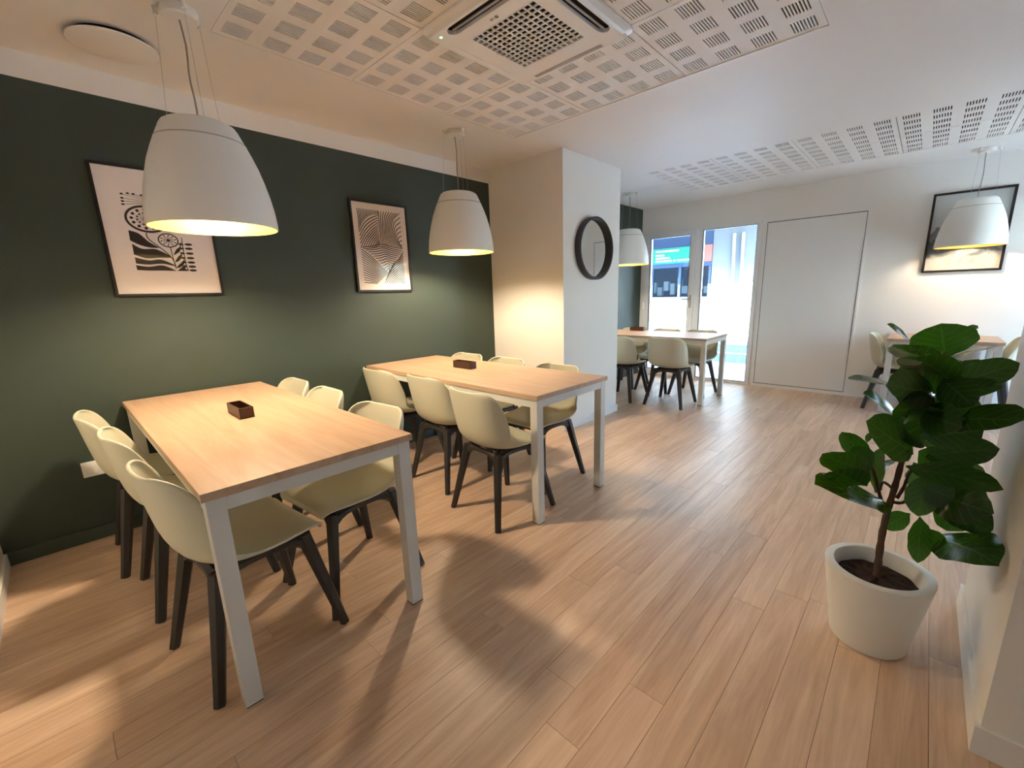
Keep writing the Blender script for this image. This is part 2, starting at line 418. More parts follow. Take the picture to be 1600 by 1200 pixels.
# flush white cupboard panel beside the window
pd = struct('door_2', frame_boxes(MB(), 0.565, 1.585, 0.0, 2.075, 0.022, 0.022, 0.022, 0.04, XD-0.014, XD), m_trim, label='white flush panel door right of the window')
MB().box(XD-0.011, XD, 0.592, 1.558, 0.046, 2.046).build('door_leaf', m_trim, pd)
frame_boxes(MB(), 0.587, 1.563, 0.040, 2.053, 0.005, 0.005, 0.007, 0.006, XD-0.0142, XD-0.003).build('shadow_gap', m_gap, pd)

# ------------------------------------------------------------------ street outside
m_asph = mat('asphalt', (70,79,91), 0.9, noise=0.15, nscale=8)
m_pave = mat('pavement_slabs', (165,168,172), 0.85, noise=0.06, nscale=4)
m_curb = mat('kerb_stone', (150,150,150), 0.85)
m_line = mat('road_paint', (235,235,235), 0.7)
m_fac = mat('pale_render', (132,136,139), 0.8, noise=0.03, nscale=2)
m_shopf = mat('blue_grey_shopfront', (66,84,114), 0.5)
m_sign = mat('teal_sign', (44,146,118), 0.5)
m_sign2 = mat('salmon_sign', (196,112,96), 0.5)
m_text = mat('white_sign_lettering', (240,245,240), 0.5)
m_disp = mat('pale_display', (190,194,194), 0.6)
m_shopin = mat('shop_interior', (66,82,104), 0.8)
m_pipe = mat('grey_downpipe', (170,172,172), 0.5)
GZ = -0.10; FXX = 14.0
g = MB(); g.box(8.55, 12.05, -14, 24, GZ-0.2, GZ-0.08)
road = struct('road', g, m_asph, label='grey asphalt street outside')
g = MB(); g.box(XD+TH, 8.4, -14, 24, GZ-0.2, GZ); struct('pavement_near', g, m_pave, label='pale pavement outside the window')
MB().box(XD, XD+TH, DY0, DY1, -0.12, -0.005).build('door_sill', m_pave, door)
struct('pavement_yard', MB().box(-8, XD+TH, -14, YB-TH, GZ-0.2, GZ), m_pave, label='pavement behind the room')
g = MB(); g.box(8.4, 8.55, -14, 24, GZ-0.2, GZ+0.005); struct('kerb_near', g, m_curb, label='kerb along the near pavement')
g = MB(); g.box(12.05, FXX, -14, 24, GZ-0.2, GZ+0.01); struct('pavement_far', g, m_pave, label='sunlit pavement across the street')
MB().box(10.4, 10.52, -14, 24, GZ-0.08, GZ-0.076).build('road_line', m_line, road)
sc_ = FXX/10.5
def fy(y): return y*sc_
def fz(z): return (z-CAMH)*sc_+CAMH
shop = empty('shop_building', (FXX, 4.5, GZ))
def part(name, m, x0, x1, y0, y1, z0, z1, parent=shop):
    o = MB().box(x0, x1, y0, y1, z0, z1).build(name, m, parent)
    if parent is shop: o.location = -Vector(shop.location)
    return o
YS = fy(3.72)                                     # edge between shopfront and pale wall
part('wall', m_fac, FXX, FXX+.4, -14, YS, GZ, 7.5)
part('wall', m_fac, FXX, FXX+.4, YS, 24, 3.3, 7.5)
part('shading_overhang', m_fac, FXX-1.35, FXX, -14, 24, 3.15, 3.35)  # overhang out of view, added to cast the shade on the upper wall
sf = part('shopfront', m_shopf, FXX+.02, FXX+.3, YS, 24, fz(1.80), 3.3)
part('sign', m_sign, FXX-.05, FXX+.02, fy(4.12), 12.5, fz(1.90), fz(2.26))
part('sign', m_sign2, FXX-.05, FXX+.02, YS+.02, fy(4.10), fz(1.90), fz(2.26))
for i, (zz, segs) in enumerate(((2.19, ((5.08,4.95),(4.93,4.88),(4.86,4.76),(4.74,4.5))), (2.10, ((5.08,4.86),)), (2.03, ((5.08,4.72),)), (1.96, ((5.08,4.66),(4.62,4.57),(4.53,4.2))))):
    for a, b in segs: part('sign_lettering', m_text, FXX-.058, FXX-.05, fy(b), fy(a), fz(zz)-.022, fz(zz)+.030)
part('stall_riser', m_shopf, FXX+.02, FXX+.3, YS, 24, GZ, fz(1.10))
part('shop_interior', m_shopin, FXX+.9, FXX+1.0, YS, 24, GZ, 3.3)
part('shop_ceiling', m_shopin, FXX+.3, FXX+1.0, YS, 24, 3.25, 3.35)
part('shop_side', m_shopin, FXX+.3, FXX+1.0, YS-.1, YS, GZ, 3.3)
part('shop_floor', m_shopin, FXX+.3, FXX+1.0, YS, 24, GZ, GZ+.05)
for i in range(7):
    yy = YS+.02+i*0.95
    part('mullion', m_shopf, FXX, FXX+.12, yy, yy+.07, fz(1.10), fz(1.80))
part('shop_pane', m_shopglass, FXX+.05, FXX+.06, YS+.02, 12.5, fz(1.10), fz(1.80))
rr = random.Random(3)
for i in range(14):
    yy = YS+.2+i*.22; zz = fz(1.12)+rr.uniform(0, .35)
    part('display_item', m_disp, FXX+.35, FXX+.5, yy, yy+rr.uniform(.06, .2), zz, zz+rr.uniform(.1, .4))
part('sill_board', m_pave, FXX-.12, FXX+.3, YS, fy(4.76), GZ, fz(0.98))
for (ya, yb) in ((3.27, 3.2), (3.085, 3.036)):
    o = MB().bar([(FXX-.06, fy(ya), fz(2.44)), (FXX-.06, fy(yb), fz(0.47))], 0.045).build('downpipe', m_pipe, shop)
    o.location = -Vector(shop.location)
tag(shop, 'pale rendered building with blue shopfront and teal sign across the street', 'building')
# unseen storeys over this room, added and sized to shade the near street
struct('roof_shade_block', MB().box(XL-TH-3, XD+TH, YB-TH, 24, ZC+.125, 8.2), m_fac, label='unseen storeys added over the dining room to shade the street')
struct('wall_sky_blocker', MB().box(XL-TH-3, XD+TH, YG+TH+.002, 24, GZ-.2, ZC+.12), m_fac, label='unseen neighbouring block added to cut off the open sky')  # unseen block, added to keep bright sky out of the shop pane's reflection

# ------------------------------------------------------------------ dining tables
def make_table(name, x0, y0, W, L, label):
    H, T, w, e = 0.75, 0.026, 0.05, 0.009
    t_ = empty(name, (x0+W/2, y0+L/2, 0))
    a, b = W/2, L/2
    g = MB(); g.box(-a, a, -b, b, H-T, H-0.0012); g.mi = 1; g.box(-a+.0004, a-.0004, -b+.0004, b-.0004, H-0.0012, H)
    g.build('tabletop', [m_edge, m_top], t_)
    for sx in (-1, 1):
        for sy in (-1, 1):
            xa, xb = sorted((sx*(a-e), sx*(a-e-w))); ya, yb = sorted((sy*(b-e), sy*(b-e-w)))
            lg = MB().box(xa, xb, ya, yb, 0.004, H-T, bevel=0.0015).build('leg', m_frame, t_)
            MB().box(xa+.001, xb-.001, ya+.001, yb-.001, 0, 0.004).build('foot_pad', m_rubber, lg)
    ap = 0.045
    for s in (-1, 1):
        ya, yb = sorted((s*(b-e-.002), s*(b-e-w+.004))); MB().box(-a+e+w, a-e-w, ya, yb, H-T-ap, H-T).build('apron', m_frame, t_)
        xa, xb = sorted((s*(a-e-.002), s*(a-e-w+.004))); MB().box(xa, xb, -b+e+w, b-e-w, H-T-ap, H-T).build('apron', m_frame, t_)
    tag(t_, label, 'table', 'oak topped dining tables')
    return t_
L_, W_ = 1.80, 0.69
make_table('dining_table', 0.199, 1.425, W_, L_, 'oak topped white legged dining table under the largest lamp, nearest the viewer')
make_table('dining_table', 1.656, 1.435, W_, L_, 'oak topped white legged dining table standing before the column, second from the left')
make_table('dining_table', 4.747, 1.688, W_, YG-.01-1.688, 'oak topped white legged dining table in front of the glazed door')
make_table('dining_table', 5.55, -0.555, 0.64, 0.79, 'small oak topped table against the end wall behind the plant')

# ------------------------------------------------------------------ chairs
def shell_mesh():
    # centre line from the front lip to the top of the back: x, z, half width, edge lift
    rows = [(.196,.418,.165,.004),(.200,.434,.184,.007),(.182,.444,.196,.011),(.13,.442,.209,.016),(.06,.434,.218,.022),(-.03,.427,.224,.032),
            (-.105,.428,.227,.052),(-.158,.440,.226,.078),(-.196,.472,.224,.098),(-.218,.525,.223,.108),(-.232,.580,.222,.108),(-.244,.640,.220,.101),
            (-.255,.698,.215,.088),(-.263,.742,.205,.073),(-.269,.772,.188,.056),(-.272,.789,.158,.038),(-.274,.797,.108,.018)]
    rows = [(x+(.014*max(0, z-.5)/.3), .43+(z-.43)*.93 if z > .43 else z, hw, lf) for x, z, hw, lf in rows]
    N = 12; bm = bmesh.new(); G = []
    for i, (x, z, hw, lift) in enumerate(rows):
        a = rows[max(i-1, 0)]; b = rows[min(i+1, len(rows)-1)]
        tx, tz = b[0]-a[0], b[1]-a[1]; l = math.hypot(tx, tz); nx, nz = tz/l, -tx/l   # towards the sitter
        r = []
        for k in range(N+1):
            u = -1+2*k/N; q = lift*abs(u)**2.1
            r.append(bm.verts.new((x+nx*q, hw*math.sin(u*PI/2*.92)/math.sin(PI/2*.92), z+nz*q)))
        G.append(r)
    for i in range(len(rows)-1):
        for k in range(N): bm.faces.new((G[i][k], G[i+1][k], G[i+1][k+1], G[i][k+1]))
    # thickness
    bmesh.ops.recalc_face_normals(bm, faces=bm.faces)
    me = bpy.data.meshes.new('seat_shell'); bm.to_mesh(me); bm.free(); me.materials.append(m_shell)
    for p in me.polygons: p.use_smooth = True
    return me
me_shell = shell_mesh()
def chair_proto():
    c = empty('shell_chair')
    s = link('seat_shell', me_shell, c)
    so_ = s.modifiers.new('thickness', 'SOLIDIFY'); so_.thickness = 0.011; so_.offset = 0
    sb = s.modifiers.new('smooth', 'SUBSURF'); sb.levels = 1; sb.render_levels = 1
    f = MB()
    f.box(-.10, .12, -.10, .10, .400, .418, bevel=.004)
    P = {(sx, sy): Vector((sx*.135+(.01 if sx > 0 else -.005), sy*.135, .402)) for sx in (1,-1) for sy in (1,-1)}
    for a, b in (((1,1),(1,-1)), ((-1,1),(-1,-1)), ((1,1),(-1,1)), ((1,-1),(-1,-1))):
        p, q = P[a], P[b]; n = 10; pts = []; rad = []
        for i in range(n+1):
            t_ = i/n; e_ = abs(2*t_-1)
            m_ = p.lerp(q, t_); m_.z -= 0.028*e_**4; pts.append(m_); rad.append(0.017+0.009*e_**3)
        f.bar(pts, rad, seg=6)
    for k in P: f.bar([(k[0]*.06, k[1]*.06, .408), P[k]], [.014, .02], seg=6)
    f.build('seat_frame', m_leg, c, smooth=True)
    for (sx, sy), p in P.items():
        ft = Vector((sx*.222, sy*.212, 0.0))
        g = MB(); n = 6; pts = []; rad = []
        for i in range(n+1):
            t_ = i/n; pts.append((p+Vector((0,0,.004))).lerp(ft, t_)); rad.append(.027-.0085*min(1, t_*1.1))
        g.bar(pts, rad, seg=6)
        for v in g.bm.verts: v.co.z = max(v.co.z, 0.0) if v.co.z < .02 else v.co.z
        g.build('leg', m_leg, c, smooth=True)
    return c
proto = chair_proto(); used = [False]
def chair(x, y, deg, label, group):
    o = copy_tree(proto) if used[0] else proto
    used[0] = True
    o.location = (x, y, 0); o.rotation_euler = (0, 0, math.radians(deg)); tag(o, label, 'chair', group)
G1, G2, G3, G4 = 'chairs at the front table', 'chairs at the table before the column', 'chairs at the table by the glazed door', 'chairs at the small end table'
chair(0.350, 1.75, 6.5, 'sage shell chair left of the front table, nearest the viewer, black leg poking forward', G1)
chair(0.315, 2.36, 0, 'sage shell chair left of the front table, middle of three', G1)
chair(0.262, 2.86, -2, 'sage shell chair left of the front table, beside the white wall socket', G1)
chair(0.778, 1.84, 186, 'sage shell chair right of the front table, nearest the viewer, tucked under', G1)
chair(0.790, 2.45, 180, 'sage shell chair right of the front table, middle of three, only backrest top shows', G1)
chair(0.790, 2.92, 180, 'sage shell chair right of the front table, against the green wall', G1)
chair(1.698, 1.765, -4, 'sage shell chair left of the second table, nearest the viewer, whole back in view', G2)
chair(1.802, 2.36, -2, 'sage shell chair left of the second table, middle of three', G2)
chair(1.770, 2.90, 0, 'sage shell chair left of the second table, against the green wall', G2)
chair(2.195, 1.88, 180, 'sage shell chair right of the second table, nearest the viewer, by the column base', G2)
chair(2.236, 2.43, 180, 'sage shell chair right of the second table, middle backrest top', G2)
chair(2.240, 2.92, 180, 'sage shell chair right of the second table, farthest backrest top by the green wall', G2)
chair(4.680, 2.03, 2, 'grey-looking shell chair with back to the viewer, right of two at the door table', G3)
chair(4.630, 2.60, 0, 'grey-looking shell chair half hidden by the column edge, near side of the door table', G3)
chair(5.310, 2.02, 180, 'shell chair at the door table, window side, nearest the table end', G3)
chair(5.310, 2.48, 180, 'shell chair at the door table, window side, middle, in front of the glazed door', G3)
chair(5.310, 2.94, 180, 'shell chair at the door table, window side, by the far green wall', G3)
chair(5.86, 0.135, -90, 'shell chair left of the small end table, seen edge-on beside the panel door', G4)
chair(5.87, -0.46, 90, 'bright shell chair right of the small end table at the right edge', G4)

# ------------------------------------------------------------------ pendant lamps
RIM, TOP = 1.595, 2.02
prof_o = [(.245,RIM),(.2445,RIM+.03),(.240,RIM+.08),(.230,RIM+.14),(.216,RIM+.20),(.199,RIM+.26),(.180,RIM+.31),(.165,RIM+.345)]
prof_t = [(.164,RIM+.347),(.150,RIM+.378),(.140,RIM+.400),(.132,RIM+.412),(.118,RIM+.421),(.09,RIM+.425),(0,RIM+.425)]
def lamp_proto():
    c = empty('pendant_lamp')
    g = MB()
    g.lathe(prof_o, 64)
    g.mi = 0; g.lathe([(.165,RIM+.345),(.1625,RIM+.3455),(.1625,RIM+.3475),(.164,RIM+.347)], 64)
    g.lathe(prof_t, 64)
    g.mi = 1
    g.lathe([(.245,RIM)]+[(r-.005, z) for r, z in prof_o]+[(.13,RIM+.40),(0,RIM+.41)], 64)
    g.build('lamp_shade', [m_shade_o, m_shade_i], c, smooth=True)
    MB().lathe([(.1652,RIM+.342),(.1662,RIM+.344),(.1645,RIM+.349),(.1632,RIM+.348)], 64, close=True).build('shade_seam', m_seam, c, smooth=True)
    b = MB(); b.lathe([(0,RIM+.215),(.03,RIM+.22),(.046,RIM+.24),(.05,RIM+.265),(.042,RIM+.295),(.03,RIM+.315),(.022,RIM+.335),(0,RIM+.335)], 24)
    b.build('bulb', m_bulb, c, smooth=True)
    MB().bar([(0,0,RIM+.335),(0,0,RIM+.405)], .03, seg=16).build('lamp_holder', m_shade_o, c)
    pts = [(0.004*math.sin(i*1.3), 0.004*math.sin(i*.9+1), TOP+.0+(ZC-.03-TOP)*i/8) for i in range(9)]
    MB().bar(pts, .0035, seg=8).build('cord', m_cord, c, smooth=True)
    MB().lathe([(0,ZC),(.062,ZC),(.064,ZC-.004),(.064,ZC-.03),(.058,ZC-.036),(0,ZC-.036)], 32).build('ceiling_rose', m_shade_o, c, smooth=True)
    for k in range(3):
        a = 2*PI*k/3+.5; cs, sn = math.cos(a), math.sin(a)
        MB().bar([(.085*cs,.085*sn,ZC),(.085*cs,.085*sn,ZC-.03)], .010, seg=10).build('wire_fixing', m_shade_o, c)
        MB().bar([(.085*cs,.085*sn,ZC-.03),(.112*cs,.112*sn,TOP-.005)], .0009, seg=5).build('suspension_wire', m_wire, c)
    return c
lp = lamp_proto()
lamps = [(0.585,2.385,'largest white bell pendant lamp over the front table'), (2.237,2.671,'white bell pendant lamp over the second table, before the dark green wall'),
         (5.08,2.83,'white bell pendant lamp half hidden by the column beside the glazed door'), (5.955,-0.228,'white bell pendant lamp hanging before the abstract picture')]
for i, (x, y, lb) in enumerate(lamps):
    o = lp if i == 0 else copy_tree(lp)
    o.location = (x, y, 0); o.rotation_euler = (0, 0, 0.0); tag(o, lb, 'lamp', 'white bell pendant lamps')
    ld = bpy.data.lights.new('lamp_light', 'POINT'); ld.energy = LAMP_W*(1.12, 1.0, .45, .26)[i]; ld.color = LAMP_COL; ld.shadow_soft_size = 0.06
    lo = bpy.data.objects.new('lamp_light', ld); C.objects.link(lo); lo.location = (x, y, RIM+.135)

# ------------------------------------------------------------------ air conditioner in the ceiling
acx, acy, ah = 1.700, 1.482, 0.345
ac = empty('ceiling_air_conditioner', (acx, acy, ZC)); zt = -0.034
def rrect(hx, hy, r, n=8):
    out = []
    for (sx, sy, a0) in ((1,1,0),(-1,1,PI/2),(-1,-1,PI),(1,-1,3*PI/2)):
        for i in range(n+1):
            a = a0+PI/2*i/n; out.append((sx*(hx-r)+r*math.cos(a), sy*(hy-r)+r*math.sin(a)))
    return out
gx, gy = 0.176, 0.187                        # grille half size
slots = {'a': (-.305,-.247,-.225,.225), 'b': (-.215,.215,-.310,-.252)}   # open outlets: left side and far side
def plate_with_holes(mb, half, holes, z_):
    """flat plate around rectangular holes, made as a grid"""
    xs = sorted({-half, half, *[h[0] for h in holes], *[h[1] for h in holes]}); ys = sorted({-half, half, *[h[2] for h in holes], *[h[3] for h in holes]})
    for i in range(len(xs)-1):
        for j in range(len(ys)-1):
            cx_, cy_ = (xs[i]+xs[i+1])/2, (ys[j]+ys[j+1])/2
            if any(h[0] < cx_ < h[1] and h[2] < cy_ < h[3] for h in holes): continue
            mb.box(xs[i], xs[i+1], ys[j], ys[j+1], z_, z_+0.016)
base = MB(); plate_with_holes(base, 0.318, [slots['a'], slots['b'], (-gx,gx,-gy,gy)], zt)
base.build('fascia', m_ac, ac)
g = MB()
loops = [[g.bm.verts.new((x, y, z)) for x, y in lp_] for lp_, z in ((rrect(ah,ah,.03), 0), (rrect(ah,ah,.03), -.010), (rrect(ah-.004,ah-.004,.05), -.015), (rrect(.326,.326,.055), -.022), (rrect(.319,.319,.05), zt-.0006), (rrect(.312,.312,.03), zt-.0006), (rrect(.312,.312,.03), -.010))]
for a, b in zip(loops, loops[1:]):
    n = len(a)
    for k in range(n): g.bm.faces.new((a[k], a[(k+1) % n], b[(k+1) % n], b[k]))
g.build('border', m_ac, ac, smooth=True)
MB().box(-.31,.31,-.31,.31,-.0095,-.0005).build('inner_tray', m_dark, ac)
gr = MB(); nb = 12
for i in range(nb+1):
    x = -gx+2*gx*i/nb; gr.box(x-.0030, x+.0030, -gy, gy, zt, zt+.006)
    y = -gy+2*gy*i/nb; gr.box(-gx, gx, y-.0030, y+.0030, zt+.0005, zt+.0055)
gr.build('intake_grille', m_ac, ac)
for nm, (xa, xb, ya, yb) in slots.items():   # vane standing open inside the outlet
    g = MB()
    if nm == 'a': g.box(xa+.030, xa+.040, ya+.025, yb-.025, zt+.006, zt+.010)
    else: g.box(xa+.025, xb-.025, ya+.030, ya+.040, zt+.006, zt+.010)
    g.build('louvre_vane', m_vane, ac)
    for e_ in (0, 1):                        # rounded outlet ends
        g = MB()
        if nm == 'a':
            yy = ya if e_ == 0 else yb; sg = 1 if e_ == 0 else -1
            for q in (xa, xb):
                sx = 1 if q == xa else -1
                g.prism([(q, yy), (q+sx*.029, yy), (q+sx*.012, yy+sg*.010), (q+sx*.004, yy+sg*.022), (q, yy+sg*.04)], lambda p, d: (p[0], p[1], zt+d), .016)
        else:
            xx = xa if e_ == 0 else xb; sg = 1 if e_ == 0 else -1
            for q in (ya, yb):
                sy = 1 if q == ya else -1
                g.prism([(xx, q), (xx, q+sy*.029), (xx+sg*.010, q+sy*.012), (xx+sg*.022, q+sy*.004), (xx+sg*.04, q)], lambda p, d: (p[0], p[1], zt+d), .016)
        g.build('outlet_corner', m_ac, ac)
MB().box(.278,.300,-.205,.205,zt-.002,zt).build('louvre_vane', m_vane, ac)
MB().box(-.205,.205,.280,.304,zt-.0015,zt).build('louvre_vane', m_ac, ac)
def text(name, body, size, m, parent, mw, extrude=0.0006):
    cu = bpy.data.curves.new(name, 'FONT'); cu.body = body; cu.size = size; cu.extrude = extrude; cu.align_x = 'CENTER'; cu.align_y = 'CENTER'
    tmp = bpy.data.objects.new(name, cu); C.objects.link(tmp); bpy.context.view_layer.update()
    me = bpy.data.meshes.new_from_object(tmp.evaluated_get(bpy.context.evaluated_depsgraph_get()))
    bpy.data.objects.remove(tmp); me.materials.clear(); me.materials.append(m)
    o = link(name, me, parent); o.matrix_local = mw; return o
MB().lathe([(0,zt-.0012),(.009,zt-.0012),(.009,zt)], 20, cx=-.212, cy=-.012).build('emblem', m_grey, ac)
text('lettering', 'LG', 0.018, m_grey, ac, Matrix.Translation((-.212, .014, zt-.0006)) @ Matrix.Rotation(PI, 4, 'Y') @ Matrix.Rotation(PI/2, 4, 'Z'))
MB().lathe([(0,zt-.0016),(.006,zt-.0016),(.006,zt)], 12, cx=-.285, cy=.268).build('indicator_light', m_led, ac)
tag(ac, 'white ceiling cassette air conditioner with square intake grille', 'air conditioner')

# round ceiling valve
v = empty('round_ceiling_vent', (.425, 2.855, ZC))
MB().lathe([(0,-.026),(.150,-.026),(.157,-.024),(.159,-.020),(.156,-.018),(0,-.018)], 48).build('disc', m_ceil, v, smooth=True)
MB().lathe([(.135,0),(.135,-.018),(.0,-.018)], 32).build('neck', m_dark, v)
tag(v, 'round white ceiling vent disc above the front table', 'vent')

# ------------------------------------------------------------------ mirror
mx_, mz_, mr = 3.545, 1.665, 0.278
mi = empty('round_mirror', (mx_, CY, mz_))
MB().lathe([(mr,0),(mr,-.056),(mr-.004,-.060),(mr-.016,-.060),(mr-.020,-.056),(mr-.020,0)], 64, axis='y', close=True).build('frame', m_navy, mi, smooth=True)
MB().lathe([(0,-.018),(mr-.019,-.018),(mr-.019,-.002),(0,-.002)], 64, axis='y').build('mirror_glass', m_mirror, mi)
tag(mi, 'round mirror in a deep dark frame on the column', 'mirror')

# ------------------------------------------------------------------ pictures
def picture(name, corner, uax, W, H, fw, depth, label, nrm):
    """framed picture: corner = bottom left on the wall, uax along the wall"""
    p = empty(name, corner); U = Vector(uax); Nn = Vector(nrm)
    def P(a, b, d): return U*a + Vector((0,0,b)) + Nn*d
    def slab(nm, m, a0, a1, b0, b1, d0, d1):
        g = MB(); vs_ = [g.bm.verts.new(P(a, b, d)) for d in (d0, d1) for a, b in ((a0,b0),(a1,b0),(a1,b1),(a0,b1))]
        for q in ((0,1,2,3),(4,5,6,7),(0,1,5,4),(1,2,6,5),(2,3,7,6),(3,0,4,7)): g.bm.faces.new([vs_[i] for i in q])
        return g.build(nm, m, p)
    slab('frame_bar', m_black, 0, W, 0, fw, 0, depth); slab('frame_bar', m_black, 0, W, H-fw, H, 0, depth)
    slab('frame_bar', m_black, 0, fw, fw, H-fw, 0, depth); slab('frame_bar', m_black, W-fw, W, fw, H-fw, 0, depth)
    tag(p, label, 'picture'); return p, P, slab
def ribbon(g, P, pts, wd, d):
    """flat stroke; wd is a width or list of widths"""
    n = len(pts); L = []; R_ = []
    for i, (x, y) in enumerate(pts):
        a, b = pts[max(i-1,0)], pts[min(i+1,n-1)]; tx, ty = b[0]-a[0], b[1]-a[1]; l = math.hypot(tx, ty) or 1
        ww = (wd[i] if hasattr(wd, '__len__') else wd)/2; nx, ny = -ty/l*ww, tx/l*ww
        L.append(g.bm.verts.new(P(x+nx, y+ny, d))); R_.append(g.bm.verts.new(P(x-nx, y-ny, d)))
    for i in range(n-1): g.bm.faces.new((L[i], L[i+1], R_[i+1], R_[i]))
def blob(g, P, cx_, cy_, rx, ry, d, n=14, rot=0):
    c_, s_ = math.cos(rot), math.sin(rot)
    g.bm.faces.new([g.bm.verts.new(P(cx_+rx*math.cos(2*PI*k/n)*c_-ry*math.sin(2*PI*k/n)*s_, cy_+rx*math.cos(2*PI*k/n)*s_+ry*math.sin(2*PI*k/n)*c_, d)) for k in range(n)])
def cat(pts, n=8):
    """smooth curve through points"""
    out = []; q = [pts[0]]+list(pts)+[pts[-1]]
    for i in range(1, len(q)-2):
        for k in range(n):
            t_ = k/n; p0, p1, p2, p3 = q[i-1], q[i], q[i+1], q[i+2]
            out.append(tuple(.5*(2*p1[j]+(-p0[j]+p2[j])*t_+(2*p0[j]-5*p1[j]+4*p2[j]-p3[j])*t_*t_+(-p0[j]+3*p1[j]-3*p2[j]+p3[j])*t_**3) for j in (0,1)))
    out.append(tuple(pts[-1])); return out

# botanical print
x0_, z0_, W1, H1 = 0.275, 1.320, 0.50, 0.678
pic, P, slab = picture('framed_botanical_print', (x0_, YG, z0_), (1,0,0), W1, H1, .012, .022, 'black framed botanical print behind the largest lamp', (0,-1,0))
slab('paper', m_paper, .012, W1-.012, .012, H1-.012, .004, .010)
def bp_(a, b):                                  # measured drawing point to picture coordinates
    q = at(120+a/5, 240+b/5, 1, YG); return (q.x-x0_, q.z-z0_)
g = MB(); D = .0106
K = .00062                                      # metres per drawing unit
for (a, b, tx, ty) in ((345,315,560,390),(393,312,570,385),(438,318,580,380),(500,328,590,380),(350,348,560,395),(355,373,560,400),(358,397,560,405)):
    p, q = bp_(a, b), bp_(tx, ty); ribbon(g, P, cat([p, ((p[0]+q[0])/2, (p[1]+q[1])/2+.004), q]), .0018, D); blob(g, P, *p, 11*K, 8*K, D+.0002)
def dial(c, rx, ry, wd, dots, r_in):
    n = 40; pts = []
    for k in range(n+1):
        an = 2*PI*k/n; pts.append((c[0]+rx*math.cos(an), c[1]+ry*math.sin(an)))
    ribbon(g, P, pts, wd, D)
    blob(g, P, *c, rx*.17, rx*.17, D)
    for k in range(dots):
        an = 2*PI*k/dots+.2
        for fr, sz in ((.74, .085), (.48, .055)):
            an2 = an+(.2 if fr < .6 else 0); px_, py_ = c[0]+rx*fr*math.cos(an2), c[1]+ry*fr*math.sin(an2)
            blob(g, P, px_, py_, rx*sz, rx*sz, D+.0002); ribbon(g, P, [c, (px_, py_)], .0014, D)
c1 = bp_(545, 515); dial(c1, .088, .066, .011, 13, .3)
c2 = bp_(712, 680); dial(c2, .044, .036, .006, 10, .3)
def leafshape(pts_a, pts_b):
    """dark leaf between an upper and a lower edge"""
    A = cat([bp_(*p) for p in pts_a]); B = cat([bp_(*p) for p in pts_b]); n = min(len(A), len(B))
    va = [g.bm.verts.new(P(*A[i], D)) for i in range(n)]; vb = [g.bm.verts.new(P(*B[i], D)) for i in range(n)]
    for i in range(n-1): g.bm.faces.new((va[i], va[i+1], vb[i+1], vb[i]))
leafshape([(400,600),(480,625),(560,690),(640,735)], [(415,680),(490,715),(570,735),(640,738)])
leafshape([(428,705),(510,745),(620,750),(735,805)], [(445,790),(540,818),(640,815),(735,815)])
leafshape([(450,810),(560,835),(660,830),(770,875)], [(462,860),(560,868),(670,862),(770,882)])
leafshape([(460,872),(560,885),(670,875),(775,915)], [(470,910),(560,915),(670,915),(775,918)])
leafshape([(755,790),(775,750),(800,730),(808,690)], [(757,795),(790,775),(806,755),(812,700)])
leafshape([(768,840),(790,805),(810,790),(818,770)], [(770,850),(795,840),(815,815),(820,790)])
leafshape([(778,890),(800,865),(825,845),(835,820)], [(780,895),(805,890),(832,870),(840,840)])
leafshape([(785,915),(805,900),(830,880),(845,865)], [(790,918),(810,918),(835,918),(848,918)])
ribbon(g, P, cat([bp_(540,620), bp_(560,670), bp_(680,760), bp_(750,830), bp_(775,900)]), .005, D)
ribbon(g, P, cat([bp_(730,735), bp_(745,800), bp_(775,900)]), .004, D)
ribbon(g, P, cat([bp_(815,660), bp_(830,760), bp_(850,860), bp_(870,918)]), .004, D)
for (a, b) in ((868,712),(872,745),(880,782),(886,818),(893,852),(900,884),(906,913)):
    blob(g, P, *bp_(a, b), 30*K, 11*K, D)
    blob(g, P, *bp_(a-58, b-2), 20*K, 9*K, D)
g.build('print', m_ink, pic)

# wavy line print
x0_, z0_, W2, H2 = 1.657, 1.324, 0.489, 0.674
pic, P, slab = picture('framed_wave_print', (x0_, YG, z0_), (1,0,0), W2, H2, .014, .022, 'black framed print of wavy black lines on the green wall', (0,-1,0))
slab('paper', m_paper, .014, W2-.014, .014, H2-.014, .004, .010)
g = MB(); aw, ahh = W2*.75, H2*.82
def art(s_, t_): return (W2/2+(s_-.5)*aw, H2/2-(t_-.5)*ahh)
def along(path, f):
    seg = [math.dist(a, b) for a, b in zip(path, path[1:])]; d = f*sum(seg)
    for (a, b), l in zip(zip(path, path[1:]), seg):
        if d <= l or b is path[-1]: q = min(1, d/l) if l else 0; return (a[0]+(b[0]-a[0])*q, a[1]+(b[1]-a[1])*q)
        d -= l
def family(P0, P1, n, mids, wd=.0066, d=.0106):
    """n+1 strokes from path P0 to path P1; mids(f, s, e) gives inner points"""
    for i in range(n+1):
        f = i/n; s0, e0 = along(P0, f), along(P1, f)
        cv = [art(min(1, max(0, x)), min(1, max(0, y))) for x, y in cat([s0]+mids(f, s0, e0)+[e0], 7)]; m_ = len(cv)
        ribbon(g, P, cv, [wd*(.8+.3*math.sin(PI*k/(m_-1))) for k in range(m_)], d)
mix2 = lambda a, b, t_, dx=0, dy=0: (a[0]+(b[0]-a[0])*t_+dx, a[1]+(b[1]-a[1])*t_+dy)
arch = [(0,.31),(.06,.235),(.14,.16),(.24,.105),(.34,.08),(.46,.065)]
family([(0,0),(.45,0)], [(0,.29),(.05,.225),(.13,.15),(.23,.095),(.33,.068),(.46,.055)], 13, lambda f, s_, e_: [mix2(s_, e_, .5, .012)], .0058)
